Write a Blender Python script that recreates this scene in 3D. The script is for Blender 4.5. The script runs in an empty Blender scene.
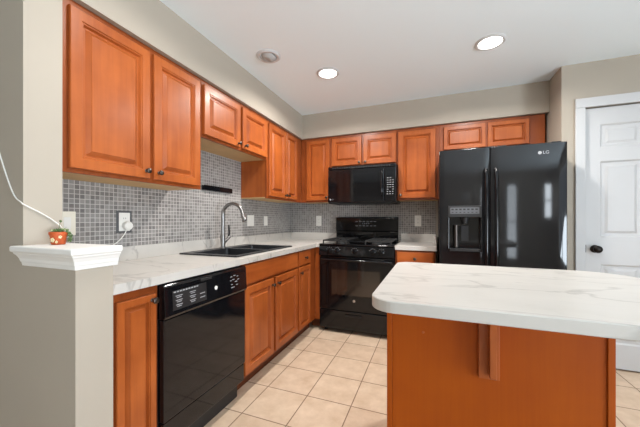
import bpy, bmesh, math, random
from mathutils import Vector, Matrix
random.seed(4)
PI = math.pi
S = bpy.context.scene
COL = S.collection

# ------------------------------------------------------------------ camera
FPX, YAW, HOR, CAMH = 289.4, 0.3674, 219.77, 1.165
cd = bpy.data.cameras.new('camera'); cam = bpy.data.objects.new('camera', cd); COL.objects.link(cam)
cd.sensor_fit = 'HORIZONTAL'; cd.sensor_width = 36.0; cd.lens = 36.0 * FPX / 640.0
cd.shift_y = (HOR - 213.5) / 640.0
cd.clip_start = 0.02
cam.location = (0, 0, CAMH); cam.rotation_euler = (PI / 2, 0, YAW)
S.camera = cam

# ------------------------------------------------------------------ world, big lights, exposure
S.view_settings.view_transform = 'Standard'; S.view_settings.look = 'None'
S.view_settings.gamma = 1.0; S.view_settings.use_curve_mapping = False
S.view_settings.exposure = 0.42
W = bpy.data.worlds.new('daylight'); S.world = W; W.use_nodes = True
W.node_tree.nodes['Background'].inputs[0].default_value = (0.75, 0.86, 1.0, 1)
W.node_tree.nodes['Background'].inputs[1].default_value = 1.0

def area(name, loc, rot, sx, sy, power, col=(1, 1, 1), spread=PI, shape='RECTANGLE'):
    l = bpy.data.lights.new(name, 'AREA'); l.shape = shape; l.size = sx; l.size_y = sy
    l.energy = power; l.color = col; l.spread = spread
    o = bpy.data.objects.new(name, l); COL.objects.link(o); o.location = loc; o.rotation_euler = rot
    return o
FILL_RIGHT, WIN_REAR, DOWN = 330.0, 34.0, 16.0
area('ceiling_fill_right', (4.25, -.9, .75), (0, PI / 2 + 1.0, 0), 1.8, 2.6, FILL_RIGHT, (0.80, 0.91, 1.0))  # added fill panel beyond the right window, tilted up to brighten the ceiling
area('window_daylight_rear', (3.07, -3.52, 1.65), (PI / 2, 0, 0), .32, .92, WIN_REAR * .42, (0.85, 0.93, 1.0))
area('window_daylight_rear_blind', (1.7, -3.52, 1.12), (PI / 2, 0, 0), .42, 1.96, WIN_REAR * .58, (0.85, 0.93, 1.0))

# ------------------------------------------------------------------ materials
def sr(r, g, b):
    f = lambda c: (c / 255 / 12.92) if c <= 10.3 else ((c / 255 + 0.055) / 1.055) ** 2.4
    return (f(r), f(g), f(b), 1)

class NT:
    def __init__(s, name):
        s.m = bpy.data.materials.new(name); s.m.use_nodes = True; s.t = s.m.node_tree
        s.b = s.t.nodes['Principled BSDF']
    def n(s, typ, **kw):
        x = s.t.nodes.new(typ)
        for k, v in kw.items():
            if k.startswith('i_'):
                kk = k[2:]
                x.inputs[int(kk) if kk.isdigit() else kk].default_value = v
            else: setattr(x, k, v)
        return x
    def l(s, a, ao, b, bi): s.t.links.new(a.outputs[ao], b.inputs[bi])

def plain(name, col, rough=0.5, metal=0.0, spec=0.5, coat=0.0, mottle=0.0, mscale=20.0, bump=0.0):
    k = NT(name); b = k.b
    b.inputs['Base Color'].default_value = col; b.inputs['Roughness'].default_value = rough
    b.inputs['Metallic'].default_value = metal; b.inputs['Specular IOR Level'].default_value = spec
    b.inputs['Coat Weight'].default_value = coat; b.inputs['Coat Roughness'].default_value = 0.08
    if mottle or bump:
        tc = k.n('ShaderNodeTexCoord'); no = k.n('ShaderNodeTexNoise', i_Scale=mscale, i_Detail=4.0)
        k.l(tc, 'Object', no, 'Vector')
        if mottle:
            r = k.n('ShaderNodeValToRGB'); e = r.color_ramp.elements
            e[0].position = .3; e[1].position = .7
            e[0].color = tuple(c * (1 - mottle) for c in col[:3]) + (1,)
            e[1].color = tuple(min(1, c * (1 + mottle)) for c in col[:3]) + (1,)
            k.l(no, 'Fac', r, 'Fac'); k.l(r, 'Color', b, 'Base Color')
        if bump:
            bp = k.n('ShaderNodeBump', i_Strength=bump, i_Distance=0.002)
            k.l(no, 'Fac', bp, 'Height'); k.l(bp, 'Normal', b, 'Normal')
    return k.m

def wood(name, c1, c2, scale, rough=0.38, coat=0.12, spec=.35):
    k = NT(name); b = k.b
    tc = k.n('ShaderNodeTexCoord'); oi = k.n('ShaderNodeObjectInfo')
    add = k.n('ShaderNodeVectorMath', operation='ADD')
    mu = k.n('ShaderNodeVectorMath', operation='SCALE', i_Scale=7.0)
    cmb = k.n('ShaderNodeCombineXYZ')
    for i in range(3): k.l(oi, 'Random', cmb, i)
    k.l(cmb, 0, mu, 0); k.l(tc, 'Object', add, 0); k.l(mu, 0, add, 1)
    mp = k.n('ShaderNodeMapping'); mp.inputs['Scale'].default_value = scale
    k.l(add, 0, mp, 'Vector')
    n1 = k.n('ShaderNodeTexNoise', i_Scale=1.0, i_Detail=6.0, i_Roughness=0.6, i_Distortion=0.6)
    k.l(mp, 0, n1, 'Vector')
    n2 = k.n('ShaderNodeTexNoise', i_Scale=5.0, i_Detail=3.0); k.l(add, 0, n2, 'Vector')
    mx = k.n('ShaderNodeMath', operation='MULTIPLY_ADD'); mx.inputs[1].default_value = .45
    mx2 = k.n('ShaderNodeMath', operation='MULTIPLY'); mx2.inputs[1].default_value = .55
    k.l(n2, 'Fac', mx2, 0); k.l(n1, 'Fac', mx, 0); k.l(mx2, 0, mx, 2)
    r = k.n('ShaderNodeValToRGB'); e = r.color_ramp.elements
    e[0].position = .22; e[1].position = .70; e[0].color = c1; e[1].color = c2
    k.l(mx, 0, r, 'Fac'); k.l(r, 'Color', b, 'Base Color')
    b.inputs['Roughness'].default_value = rough; b.inputs['Coat Weight'].default_value = coat
    b.inputs['Coat Roughness'].default_value = .22; b.inputs['Specular IOR Level'].default_value = spec
    return k.m

def marble(name, base, vein):
    k = NT(name); b = k.b
    tc = k.n('ShaderNodeTexCoord'); mp = k.n('ShaderNodeMapping')
    mp.inputs['Rotation'].default_value = (0, 0, math.radians(25)); mp.inputs['Scale'].default_value = (1.6, 5.0, 3.0)
    k.l(tc, 'Object', mp, 0)
    def veins(scale, lo, dist):
        no = k.n('ShaderNodeTexNoise', i_Scale=scale, i_Detail=5.0, i_Roughness=.5, i_Distortion=dist)
        k.l(mp, 0, no, 'Vector')
        s = k.n('ShaderNodeMath', operation='SUBTRACT'); s.inputs[1].default_value = .5
        a = k.n('ShaderNodeMath', operation='ABSOLUTE'); k.l(no, 'Fac', s, 0); k.l(s, 0, a, 0)
        m = k.n('ShaderNodeMapRange'); m.inputs[1].default_value = 0; m.inputs[2].default_value = lo
        m.inputs[3].default_value = 1; m.inputs[4].default_value = 0
        k.l(a, 0, m, 0); return m
    v1 = veins(.6, .014, .7); v2 = veins(1.7, .02, .4)
    cl = k.n('ShaderNodeTexNoise', i_Scale=1.6, i_Detail=4.0); k.l(mp, 0, cl, 'Vector')
    f1 = k.n('ShaderNodeMath', operation='MULTIPLY'); k.l(v1, 0, f1, 0); k.l(cl, 'Fac', f1, 1)
    f2 = k.n('ShaderNodeMath', operation='MULTIPLY_ADD'); f2.inputs[1].default_value = .08
    k.l(v2, 0, f2, 0); k.l(f1, 0, f2, 2)
    f3 = k.n('ShaderNodeMath', operation='MULTIPLY_ADD'); f3.inputs[1].default_value = .35
    k.l(cl, 'Fac', f3, 0); k.l(f2, 0, f3, 2)
    r = k.n('ShaderNodeValToRGB'); e = r.color_ramp.elements
    e[0].position = .12; e[0].color = base; e[1].position = .95; e[1].color = vein
    k.l(f3, 0, r, 'Fac'); k.l(r, 'Color', b, 'Base Color')
    b.inputs['Roughness'].default_value = .33
    return k.m

def tiles(name, axes, off, pitch, mortar, c1, c2, cm, rough, mottle=0.0, gbump=.4):
    """square grid tile material; axes picks which two object axes run across the surface"""
    k = NT(name); b = k.b
    tc = k.n('ShaderNodeTexCoord'); sp = k.n('ShaderNodeSeparateXYZ'); k.l(tc, 'Object', sp, 0)
    cb = k.n('ShaderNodeCombineXYZ')
    for i, a in enumerate(axes):
        s = k.n('ShaderNodeMath', operation='SUBTRACT'); s.inputs[1].default_value = off[i]
        k.l(sp, 'XYZ'.index(a), s, 0); k.l(s, 0, cb, i)
    br = k.n('ShaderNodeTexBrick', offset=0.0, squash=1.0, offset_frequency=1, squash_frequency=1)
    br.inputs['Color1'].default_value = c1; br.inputs['Color2'].default_value = c2; br.inputs['Mortar'].default_value = cm
    br.inputs['Scale'].default_value = 1.0; br.inputs['Brick Width'].default_value = pitch; br.inputs['Row Height'].default_value = pitch
    br.inputs['Mortar Size'].default_value = mortar; br.inputs['Mortar Smooth'].default_value = .1; br.inputs['Bias'].default_value = 0
    k.l(cb, 0, br, 'Vector')
    src = (br, 'Color')
    if mottle:
        no = k.n('ShaderNodeTexNoise', i_Scale=9.0, i_Detail=6.0, i_Roughness=.65); k.l(tc, 'Object', no, 'Vector')
        r = k.n('ShaderNodeValToRGB'); e = r.color_ramp.elements
        e[0].position = .3; e[1].position = .7
        e[0].color = (1 - mottle, 1 - mottle * 1.25, 1 - mottle * 1.5, 1); e[1].color = (1, 1, 1, 1)
        k.l(no, 'Fac', r, 'Fac')
        mx = k.n('ShaderNodeMix', data_type='RGBA', blend_type='MULTIPLY'); mx.inputs[0].default_value = 1
        k.t.links.new(br.outputs['Color'], mx.inputs[6]); k.t.links.new(r.outputs[0], mx.inputs[7])
        k.t.links.new(mx.outputs[2], b.inputs['Base Color'])
    else: k.l(br, 'Color', b, 'Base Color')
    rr = k.n('ShaderNodeMapRange'); rr.inputs[3].default_value = rough; rr.inputs[4].default_value = .85
    k.l(br, 'Fac', rr, 0); k.l(rr, 0, b, 'Roughness')
    inv = k.n('ShaderNodeMath', operation='SUBTRACT'); inv.inputs[0].default_value = 1; k.l(br, 'Fac', inv, 1)
    bp = k.n('ShaderNodeBump', i_Strength=gbump, i_Distance=.002); k.l(inv, 0, bp, 'Height'); k.l(bp, 0, b, 'Normal')
    return k.m

def emit(name, col, st):
    k = NT(name); k.b.inputs['Emission Color'].default_value = col; k.b.inputs['Emission Strength'].default_value = st
    k.b.inputs['Base Color'].default_value = (.8, .8, .8, 1)
    return k.m

WC1, WC2 = sr(132, 59, 19), sr(184, 98, 43)
M = {}
M['paint'] = plain('wall_paint', sr(177, 167, 153), .7, mottle=.02, mscale=3)
M['ceiling'] = plain('ceiling_paint', sr(240, 250, 255), .8)
M['white'] = plain('white_trim_paint', sr(204, 204, 205), .4)
M['ledge'] = plain('ledge_white_paint', sr(240, 239, 236), .45)
M['wood'] = wood('maple_stain_vertical', WC1, WC2, (26, 26, 1.6))
M['wood_frame_shaded'] = wood('maple_stain_shaded_frame', sr(108, 46, 14), sr(156, 78, 31), (26, 26, 1.6))  # shade on the face frames is put into a darker wood colour
M['wood_y'] = wood('maple_stain_along_left', WC1, WC2, (26, 1.6, 26))
M['wood_x'] = wood('maple_stain_along_back', WC1, WC2, (1.6, 26, 26))
M['wood_island'] = wood('island_veneer', sr(150, 63, 0), sr(167, 78, 0), (60, 60, 2.0), .5, .0, .25)
M['maple'] = plain('raw_maple', sr(205, 168, 118), .6, mottle=.06, mscale=8)
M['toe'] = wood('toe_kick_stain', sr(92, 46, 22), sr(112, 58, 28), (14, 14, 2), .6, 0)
M['marble'] = marble('marble_laminate', sr(200, 196, 190), sr(160, 156, 151))
M['mosaic_left'] = tiles('mosaic_tile_left', 'YZ', (0.0, 0.007), .0254, .0017, sr(120, 116, 114), sr(154, 150, 147), sr(200, 196, 191), .28)
M['mosaic_back'] = tiles('mosaic_tile_back', 'XZ', (0.003, 0.007), .0254, .0017, sr(120, 116, 114), sr(154, 150, 147), sr(200, 196, 191), .28)
M['floor'] = tiles('floor_tile', 'XY', (-1.065, 1.757), .298, .0035, sr(222, 200, 176), sr(214, 190, 166), sr(140, 116, 98), .42, mottle=.22, gbump=.3)
M['black'] = plain('black_appliance_gloss', (.005, .005, .006, 1), .07, spec=.42)
M['fridge'] = plain('black_fridge_enamel', (.011, .011, .012, 1), .06, spec=.36)
M['blackglass'] = plain('black_glass', (.003, .003, .004, 1), .05)
M['ovenglass'] = plain('oven_window_glass', (.030, .020, .014, 1), .07, spec=.8)  # brown base colour stands in for the floor's reflection
M['blackmat'] = plain('black_matte', (.012, .012, .013, 1), .5)
M['iron'] = plain('cast_iron', (.02, .02, .02, 1), .55)
M['sink'] = plain('black_composite', (.02, .021, .024, 1), .38, mottle=.25, mscale=300)
M['steel'] = plain('brushed_nickel', sr(150, 148, 146), .3, 1.0)
M['chrome'] = plain('chrome', sr(200, 200, 202), .12, 1.0)
M['pewter'] = plain('dark_pewter', sr(88, 82, 78), .35, 1.0)
M['bronze'] = plain('dark_bronze', sr(42, 38, 36), .3, .8)
M['plastic'] = plain('white_plastic', sr(236, 234, 228), .35)
M['almond'] = plain('almond_plastic', sr(236, 230, 214), .4)
M['greyplate'] = plain('dark_grey_plate', sr(88, 88, 90), .4)
M['print'] = plain('grey_print', sr(165, 165, 168), .5)
M['dimprint'] = plain('dim_print', sr(95, 96, 100), .5)
M['lens'] = emit('lamp_lens', (1, .95, .88, 1), 6)
M['terracotta'] = plain('terracotta', sr(196, 88, 40), .6, mottle=.12, mscale=60)
M['leaf'] = plain('succulent_leaf', sr(86, 112, 66), .5, mottle=.25, mscale=80)
M['leaf_pale'] = plain('succulent_pale', sr(176, 186, 138), .5, mottle=.2, mscale=80)
M['soil'] = plain('soil', sr(50, 38, 30), .9)
M['cream'] = plain('cream_glaze', sr(236, 222, 176), .4)
M['red'] = plain('red_enamel', sr(180, 40, 60), .4)
M['shade'] = plain('white_shade', sr(235, 232, 225), .6)
M['speaker'] = plain('grey_baffle', sr(176, 175, 174), .6)

# ------------------------------------------------------------------ mesh helpers
class MB:
    def __init__(s): s.bm = bmesh.new()
    def quadbox(s, a, b):
        x0, y0, z0 = (min(a[i], b[i]) for i in range(3)); x1, y1, z1 = (max(a[i], b[i]) for i in range(3))
        v = [s.bm.verts.new(p) for p in ((x0,y0,z0),(x1,y0,z0),(x1,y1,z0),(x0,y1,z0),(x0,y0,z1),(x1,y0,z1),(x1,y1,z1),(x0,y1,z1))]
        for f in ((0,3,2,1),(4,5,6,7),(0,1,5,4),(1,2,6,5),(2,3,7,6),(3,0,4,7)): s.bm.faces.new([v[i] for i in f])
        return s
    box = quadbox
    def loops(s, rings, cap0=True, cap1=True, closed=True):
        R = [[s.bm.verts.new(p) for p in r] for r in rings]
        for a, b in zip(R, R[1:]):
            n = len(a)
            for i in range(n if closed else n - 1):
                j = (i + 1) % n
                s.bm.faces.new((a[i], a[j], b[j], b[i]))
        if cap0: s.bm.faces.new(R[0][::-1])
        if cap1: s.bm.faces.new(R[-1])
        return s
    def lathe(s, prof, origin=(0,0,0), axis='Z', n=24, cap0=True, cap1=True):
        """prof: list of (radius, height) along axis"""
        ax = {'X': Vector((1,0,0)), 'Y': Vector((0,1,0)), 'Z': Vector((0,0,1))}[axis] if isinstance(axis, str) else Vector(axis).normalized()
        u = ax.orthogonal().normalized(); w = ax.cross(u); o = Vector(origin)
        rings = [[o + ax * h + (u * math.cos(2*PI*i/n) + w * math.sin(2*PI*i/n)) * max(r, 1e-5) for i in range(n)] for r, h in prof]
        return s.loops(rings, cap0, cap1)
    def cyl(s, p0, p1, r0, r1=None, n=20):
        p0, p1 = Vector(p0), Vector(p1); d = p1 - p0
        return s.lathe([(r0, 0), (r0 if r1 is None else r1, d.length)], p0, d, n)
    def tube(s, pts, r, n=12):
        pts = [Vector(p) for p in pts]; rs = r if isinstance(r, (list, tuple)) else [r] * len(pts)
        t = (pts[1] - pts[0]).normalized(); u = t.orthogonal().normalized(); rings = []
        for i, p in enumerate(pts):
            a = pts[max(i-1,0)]; b = pts[min(i+1,len(pts)-1)]; t = (b - a).normalized()
            u = (u - t * u.dot(t)).normalized(); w = t.cross(u)
            rings.append([p + (u*math.cos(2*PI*k/n) + w*math.sin(2*PI*k/n)) * rs[i] for k in range(n)])
        return s.loops(rings)
    def ellipsoid(s, c, rad, rot=None, n=10, m=7):
        c = Vector(c); R = rot or Matrix.Identity(3); rings = []
        for j in range(m + 1):
            th = PI * j / m; rr = max(math.sin(th), 1e-4)
            rings.append([c + R @ Vector((rad[0]*rr*math.cos(2*PI*i/n), rad[1]*rr*math.sin(2*PI*i/n), -rad[2]*math.cos(th))) for i in range(n)])
        return s.loops(rings)
    def prism(s, pts, lo, hi, plane='XY'):
        def P(a, b, h): return {'XY': (a, b, h), 'XZ': (a, h, b), 'YZ': (h, a, b)}[plane]
        return s.loops([[P(a, b, lo) for a, b in pts], [P(a, b, hi) for a, b in pts]])

def smooth_path(pts, k=6):
    pts = [Vector(p) for p in pts]; out = []
    for i in range(len(pts) - 1):
        p0 = pts[max(i-1,0)]; p1 = pts[i]; p2 = pts[i+1]; p3 = pts[min(i+2,len(pts)-1)]
        for j in range(k):
            t = j / k
            out.append(.5*((2*p1)+(p2-p0)*t+(2*p0-5*p1+4*p2-p3)*t*t+(3*p1-p0-3*p2+p3)*t**3))
    out.append(pts[-1]); return out

def world_loc(o):
    v = Vector(o.location)
    while o.parent: o = o.parent; v = v + Vector(o.location)
    return v

def obj(name, mb, mat, parent=None, bevel=0.0, seg=2, smooth=False, org=None):
    """link a mesh built in world coordinates as ONE object (child of parent when given)"""
    bm = mb.bm
    bmesh.ops.recalc_face_normals(bm, faces=bm.faces[:])
    pl = world_loc(parent) if parent else Vector((0,0,0))
    if org is None:
        if parent: org = Vector(pl)
        else:
            lo = [min(v.co[i] for v in bm.verts) for i in range(3)]; hi = [max(v.co[i] for v in bm.verts) for i in range(3)]
            org = Vector(((lo[0]+hi[0])/2, (lo[1]+hi[1])/2, lo[2]))
    else: org = Vector(org)
    for v in bm.verts: v.co -= org
    me = bpy.data.meshes.new(name); bm.to_mesh(me); bm.free()
    o = bpy.data.objects.new(name, me); COL.objects.link(o)
    me.materials.append(M[mat] if isinstance(mat, str) else mat)
    if parent: o.parent = parent
    o.location = org - pl
    if smooth:
        for p in me.polygons: p.use_smooth = True
        try: me.set_sharp_from_angle(angle=math.radians(40))
        except Exception: pass
    if bevel:
        b = o.modifiers.new('bevel', 'BEVEL'); b.width = bevel; b.segments = seg; b.limit_method = 'ANGLE'; b.angle_limit = math.radians(40)
    return o

def tag(o, label, cat, group=None):
    o['label'] = label; o['category'] = cat
    if group: o['group'] = group
    return o
def thing(name, label, cat, loc, group=None):
    o = bpy.data.objects.new(name, None); COL.objects.link(o); o.location = loc; o.empty_display_size = .1
    return tag(o, label, cat, group)
def struct(name, mb, mat, parent=None, **kw):
    o = obj(name, mb, mat, parent, **kw)
    if not parent: o['kind'] = 'structure'
    return o

# ------------------------------------------------------------------ main dimensions
XL, YB, CZ = -1.775, 3.493, 2.415          # left wall, back wall, ceiling
SX, SY, SZ = -1.445, 3.163, 2.134          # soffit faces and underside
XR, YD = 0.989, 2.905                      # return wall by the fridge, door wall
FAR_L, FAR_R, REAR = -3.4, 3.3, -3.4

# ------------------------------------------------------------------ room shell
struct('floor', MB().box((FAR_L-.1, REAR-.1, -.1), (FAR_R+.1, YB+.1, 0)), 'floor', org=(0,0,0))
struct('ceiling', MB().box((FAR_L-.1, REAR-.1, CZ), (FAR_R+.1, YB+.1, CZ+.1)), 'ceiling')
struct('wall_left', MB().box((XL-.1, .745, 0), (XL, YB, CZ)), 'paint')
struct('wall_back', MB().box((XL-.1, YB, 0), (XR+.1, YB+.1, CZ)), 'paint')
w = MB().box((XR, YD, 0), (1.14, YB, CZ)).box((1.14, YD, 2.056), (1.915, YD+.12, CZ)).box((1.915, YD, 0), (FAR_R, YD+.12, CZ)).box((1.14, YD+.12, 0), (1.915, YD+.16, 2.056))
struct('wall_pantry', w, 'paint')
struct('wall_stub', MB().box((FAR_L, .62, 0), (SX, .745, CZ)).box((SX, .62, 0), (-1.13, .745, .9915)), 'paint')
struct('soffit', MB().box((XL, .745, SZ), (SX, YB, CZ)).box((SX, SY, SZ), (XR, YB, CZ)), 'paint')
struct('wall_far_left', MB().box((FAR_L-.1, REAR, 0), (FAR_L, .62, CZ)), 'paint')
# right wall with a wide window, rear wall with two windows
struct('wall_right', MB().box((FAR_R, REAR, 0), (FAR_R+.1, -2.2, CZ)).box((FAR_R, .4, 0), (FAR_R+.1, YB, CZ)).box((FAR_R, -2.2, 0), (FAR_R+.1, .4, .35)).box((FAR_R, -2.2, 2.15), (FAR_R+.1, .4, CZ)), 'paint')
wr = MB()
for x0, x1, z0, z1 in ((FAR_L, 1.5, 0, CZ), (1.9, 2.92, 0, CZ), (3.22, FAR_R, 0, CZ), (1.5, 1.9, 0, .15), (1.5, 1.9, 2.1, CZ), (2.92, 3.22, 0, 1.2), (2.92, 3.22, 2.1, CZ)): wr.box((x0, REAR-.1, z0), (x1, REAR, z1))
struct('wall_rear', wr, 'paint')
def frame_y(x0, x1, z0, z1, y, t=.05):
    return MB().box((x0, y, z0), (x0+t, y+.06, z1)).box((x1-t, y, z0), (x1, y+.06, z1)).box((x0+t, y, z0), (x1-t, y+.06, z0+t)).box((x0+t, y, z1-t), (x1-t, y+.06, z1)).box((x0+t, y+.01, (z0+z1)/2-.02), (x1-t, y+.05, (z0+z1)/2+.02))
struct('window_1', frame_y(1.5, 1.9, .15, 2.1, REAR-.09, .03), 'white')
struct('window_2', frame_y(2.92, 3.22, 1.2, 2.1, REAR-.09, .03), 'white')
t = .05; f = MB()
for y0, y1, z0, z1 in ((-2.2, -2.15, .35, 2.15), (.35, .4, .35, 2.15), (-2.15, .35, .35, .4), (-2.15, .35, 2.1, 2.15), (-.94, -.86, .4, 2.1)): f.box((FAR_R+.02, y0, z0), (FAR_R+.08, y1, z1))
struct('window_3', f, 'white')
bl = MB()
for i in range(34):
    z = .17 + i * .057
    bl.prism([(-.018, z-.006), (.018, z+.006), (.018, z+.008), (-.018, z-.004)], 1.51, 1.89, 'YZ')
for v in bl.bm.verts: v.co.y += REAR - .02 + .04
o = struct('window_blind', bl, 'white'); o['kind'] = 'structure'

# mosaic tile on both walls
bs = MB().box((XL, .746, .93), (XL+.006, YB-.006, 1.80))
struct('tile_backsplash_left', bs, 'mosaic_left', org=(0,0,0))
struct('tile_backsplash_back', MB().box((XL+.0065, YB-.006, .93), (.045, YB, 1.80)), 'mosaic_back', org=(0,0,0))

# ------------------------------------------------------------------ white door and its trim
dx0, dx1, dz1 = 1.1475, 1.9085, 2.047
def door_face(mb, x0, x1, z0, z1, y, panels):
    # slab with sunk panels: grid of the front face
    xs = sorted({x0, x1, *[p[0] for p in panels], *[p[1] for p in panels]}); zs = sorted({z0, z1, *[p[2] for p in panels], *[p[3] for p in panels]})
    bm = mb.bm; V = {}
    def vv(x, z, yy):
        k = (round(x,4), round(z,4), round(yy,4))
        if k not in V: V[k] = bm.verts.new((x, yy, z))
        return V[k]
    for a, b in zip(xs, xs[1:]):
        for c, d in zip(zs, zs[1:]):
            hole = any(p[0]-1e-5 <= a and b <= p[1]+1e-5 and p[2]-1e-5 <= c and d <= p[3]+1e-5 for p in panels)
            if not hole: bm.faces.new((vv(a,c,y), vv(b,c,y), vv(b,d,y), vv(a,d,y)))
    for p in panels:
        prev = None
        for ins, dep in ((0, 0), (.012, .009), (.03, .009), (.048, .002)):
            r = [vv(p[0]+ins, p[2]+ins, y+dep), vv(p[1]-ins, p[2]+ins, y+dep), vv(p[1]-ins, p[3]-ins, y+dep), vv(p[0]+ins, p[3]-ins, y+dep)]
            if prev:
                for i in range(4): bm.faces.new((prev[i], prev[(i+1)%4], r[(i+1)%4], r[i]))
            prev = r
        bm.faces.new(prev)
    bk = [vv(x, z, y+.035) for x, z in ((x0,z0),(x1,z0),(x1,z1),(x0,z1))]
    bm.faces.new(bk[::-1])
    # edges: connect outline
    bot = [vv(x, z0, y) for x in xs]; top = [vv(x, z1, y) for x in xs]; lf = [vv(x0, z, y) for z in zs]; rt = [vv(x1, z, y) for z in zs]
    bm.faces.new(bot + [bk[1], bk[0]]); bm.faces.new(top[::-1] + [bk[3], bk[2]]); bm.faces.new(lf[::-1] + [bk[0], bk[3]]); bm.faces.new(rt + [bk[2], bk[1]])
    return mb
pan = []
for a, b in ((dx0+.092, dx0+.345), (dx0+.425, dx1-.092)):
    pan += [(a, b, 1.735, 1.915), (a, b, 1.03, 1.625), (a, b, .2, .815)]
d1 = struct('door_1', door_face(MB(), dx0, dx1, .012, dz1, YD+.012, pan), 'white')
kx, kz = 1.205, .935
kb = MB().lathe([(.001, 0), (.03, 0), (.031, -.004), (.026, -.009), (.011, -.012), (.010, -.028), (.018, -.032), (.027, -.042), (.029, -.052), (.025, -.062), (.014, -.068), (.001, -.069)], (kx, YD+.0115, kz), 'Y', 24)
k = obj('door_knob', kb, 'bronze', d1, smooth=True); k['label'] = 'dark bronze round door knob'
obj('latch_plate', MB().box((dx0-.004, YD+.0155, kz-.03), (dx0+.003, YD+.0085, kz+.03)), 'bronze', d1)
tr = MB()
for a, b in (((1.074, YD-.018, 0), (1.138, YD-.0005, 2.054)), ((1.917, YD-.018, 0), (1.981, YD-.0005, 2.054)), ((1.074, YD-.018, 2.054), (1.981, YD-.0005, 2.128))): tr.box(a, b)
struct('trim_1', tr, 'white', bevel=.004)
struct('baseboard_pantry', MB().box((1.983, YD-.014, 0), (FAR_R-.001, YD-.0005, .09)), 'white', bevel=.003)

# ------------------------------------------------------------------ ledge cap on the half wall
zb, zt = .981, 1.067
def rect(e, z): return [(-1.447-e, .618-e, z), (-1.128+e, .618-e, z), (-1.128+e, .762, z), (-1.447-e, .762, z)]
# the cap hugs the half wall: crown on three sides below a flat board
cap = MB().loops([rect(.0, .992), rect(.002, 1.004), rect(.005, 1.010), rect(.007, 1.020), rect(.013, 1.032), rect(.018, 1.038), rect(.019, 1.043), rect(.024, 1.046), rect(.026, 1.050), rect(.026, zt-.004), rect(.023, zt)])
struct('trim_2', cap, 'ledge', bevel=.0015)

# ------------------------------------------------------------------ cabinets
# side 'L': face looks to +x, a = y ; side 'B': face looks to -y, a = x
def P(side, face, a, z, d): return (face + d, a, z) if side == 'L' else (a, face - d, z)
def panel_door(side, face, a0, a1, z0, z1, t=.020, flat=False):
    if flat: prof = [(0, 0), (0, t-.006), (.003, t-.002), (.009, t)]
    else:
        q = min(1.0, min(a1-a0, z1-z0) / .34); q = max(q, .62)
        prof = [(0, 0), (0, t-.004), (.003, t), (.046*q, t), (.049*q, t-.005), (.054*q, t-.005), (.056*q, t-.010), (.061*q, t-.0175), (.068*q, t-.0175), (.085*q, t-.004), (.087*q, t-.001)]
    rings = []
    for i, d in prof: rings.append([P(side, face, a, z, d) for a, z in ((a0+i, z0+i), (a1-i, z0+i), (a1-i, z1-i), (a0+i, z1-i))])
    return MB().loops(rings)
def knob(parent, side, face, a, z, r=.0145):
    prof = [(r*.62, .0005), (r*.62, .003), (r*.4, .005), (r*.4, .014), (r*.85, .018), (r, .022), (r*.9, .027), (r*.45, .030), (.0004, .0305)]
    ax = (1, 0, 0) if side == 'L' else (0, -1, 0)
    o = obj('knob', MB().lathe(prof, P(side, face, a, z, 0), ax, 16), 'pewter', parent, smooth=True)
    return o
def door(parent, side, face, a0, a1, z0, z1, kn=None, name='door', flat=False):
    w = 'wood' if not flat else ('wood_y' if side == 'L' else 'wood_x')
    o = obj(name, panel_door(side, face, a0, a1, z0, z1, flat=flat), w, parent)
    if kn: knob(o, side, face + (.020 if side == 'L' else -.020), *kn)
    return o
def bx(side, face, a0, a1, z0, z1, d0, d1):
    return MB().box(P(side, face, a0, z0, d0), P(side, face, a1, z1, d1))

UF_L, UF_B = -1.474, SY + .029      # face planes of the upper cabinets (doors sit in front)
def wall_cabinet(label, side, a0, a1, z0, doors, group='stained maple wall cabinets', back=None):
    face = UF_L if side == 'L' else UF_B
    depth = (UF_L - XL - .0075) if side == 'L' else (YB - .0075 - UF_B)
    z1 = SZ - .002
    loc = P(side, face, (a0+a1)/2, z0, -depth/2)
    t = thing('wall_cabinet', label, 'cabinet', loc, group)
    obj('carcass', bx(side, face, a0, a1, z0+.012, z1, -depth, -.0195), 'wood', t)
    obj('underside', bx(side, face, a0+.002, a1-.002, z0+.003, z0+.0115, -depth+.001, -.0195), 'maple', t)
    obj('face_frame', bx(side, face, a0, a1, z0, z1, -.019, 0), 'wood_frame_shaded', t, bevel=.0015)
    for d in doors: door(t, side, face + (.0008 if side == 'L' else -.0008), *d)
    return t
DT = 2.098
wall_cabinet('two-door wall cabinet nearest the half wall, left of the sink opening', 'L', .752, 1.556, 1.372,
    [(.778, 1.160, 1.392, DT, (1.135, 1.432)), (1.184, 1.532, 1.392, DT, (1.212, 1.432))])
wall_cabinet('short two-door wall cabinet above the black sink', 'L', 1.5575, 2.4045, 1.735,
    [(1.572, 1.974, 1.755, DT, (1.945, 1.782)), (2.006, 2.388, 1.755, DT, (2.035, 1.782))])
wall_cabinet('tall two-door wall cabinet on the left wall by the room corner', 'L', 2.406, SY+.0275, 1.372,
    [(2.430, 2.772, 1.395, DT, (2.745, 1.425)), (2.785, 3.045, 1.395, DT, (2.81, 1.425))])
wall_cabinet('narrow single-door wall cabinet in the corner left of the microwave', 'B', UF_L+.0015, -1.0935, 1.372,
    [(-1.396, -1.108, 1.393, DT, (-1.135, 1.425))])
wall_cabinet('short two-door wall cabinet directly above the microwave', 'B', -1.092, -.3415, 1.760,
    [(-1.078, -.727, 1.783, DT, (-.752, 1.806)), (-.706, -.352, 1.783, DT, (-.681, 1.806))])
wall_cabinet('tall single-door wall cabinet between microwave and refrigerator', 'B', -.340, .0735, 1.372,
    [(-.329, .040, 1.393, DT, (-.304, 1.425))])
wall_cabinet('wide short wall cabinet above the black refrigerator', 'B', .075, .966, 1.845,
    [(.116, .488, 1.868, DT), (.506, .842, 1.868, DT)])

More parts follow.
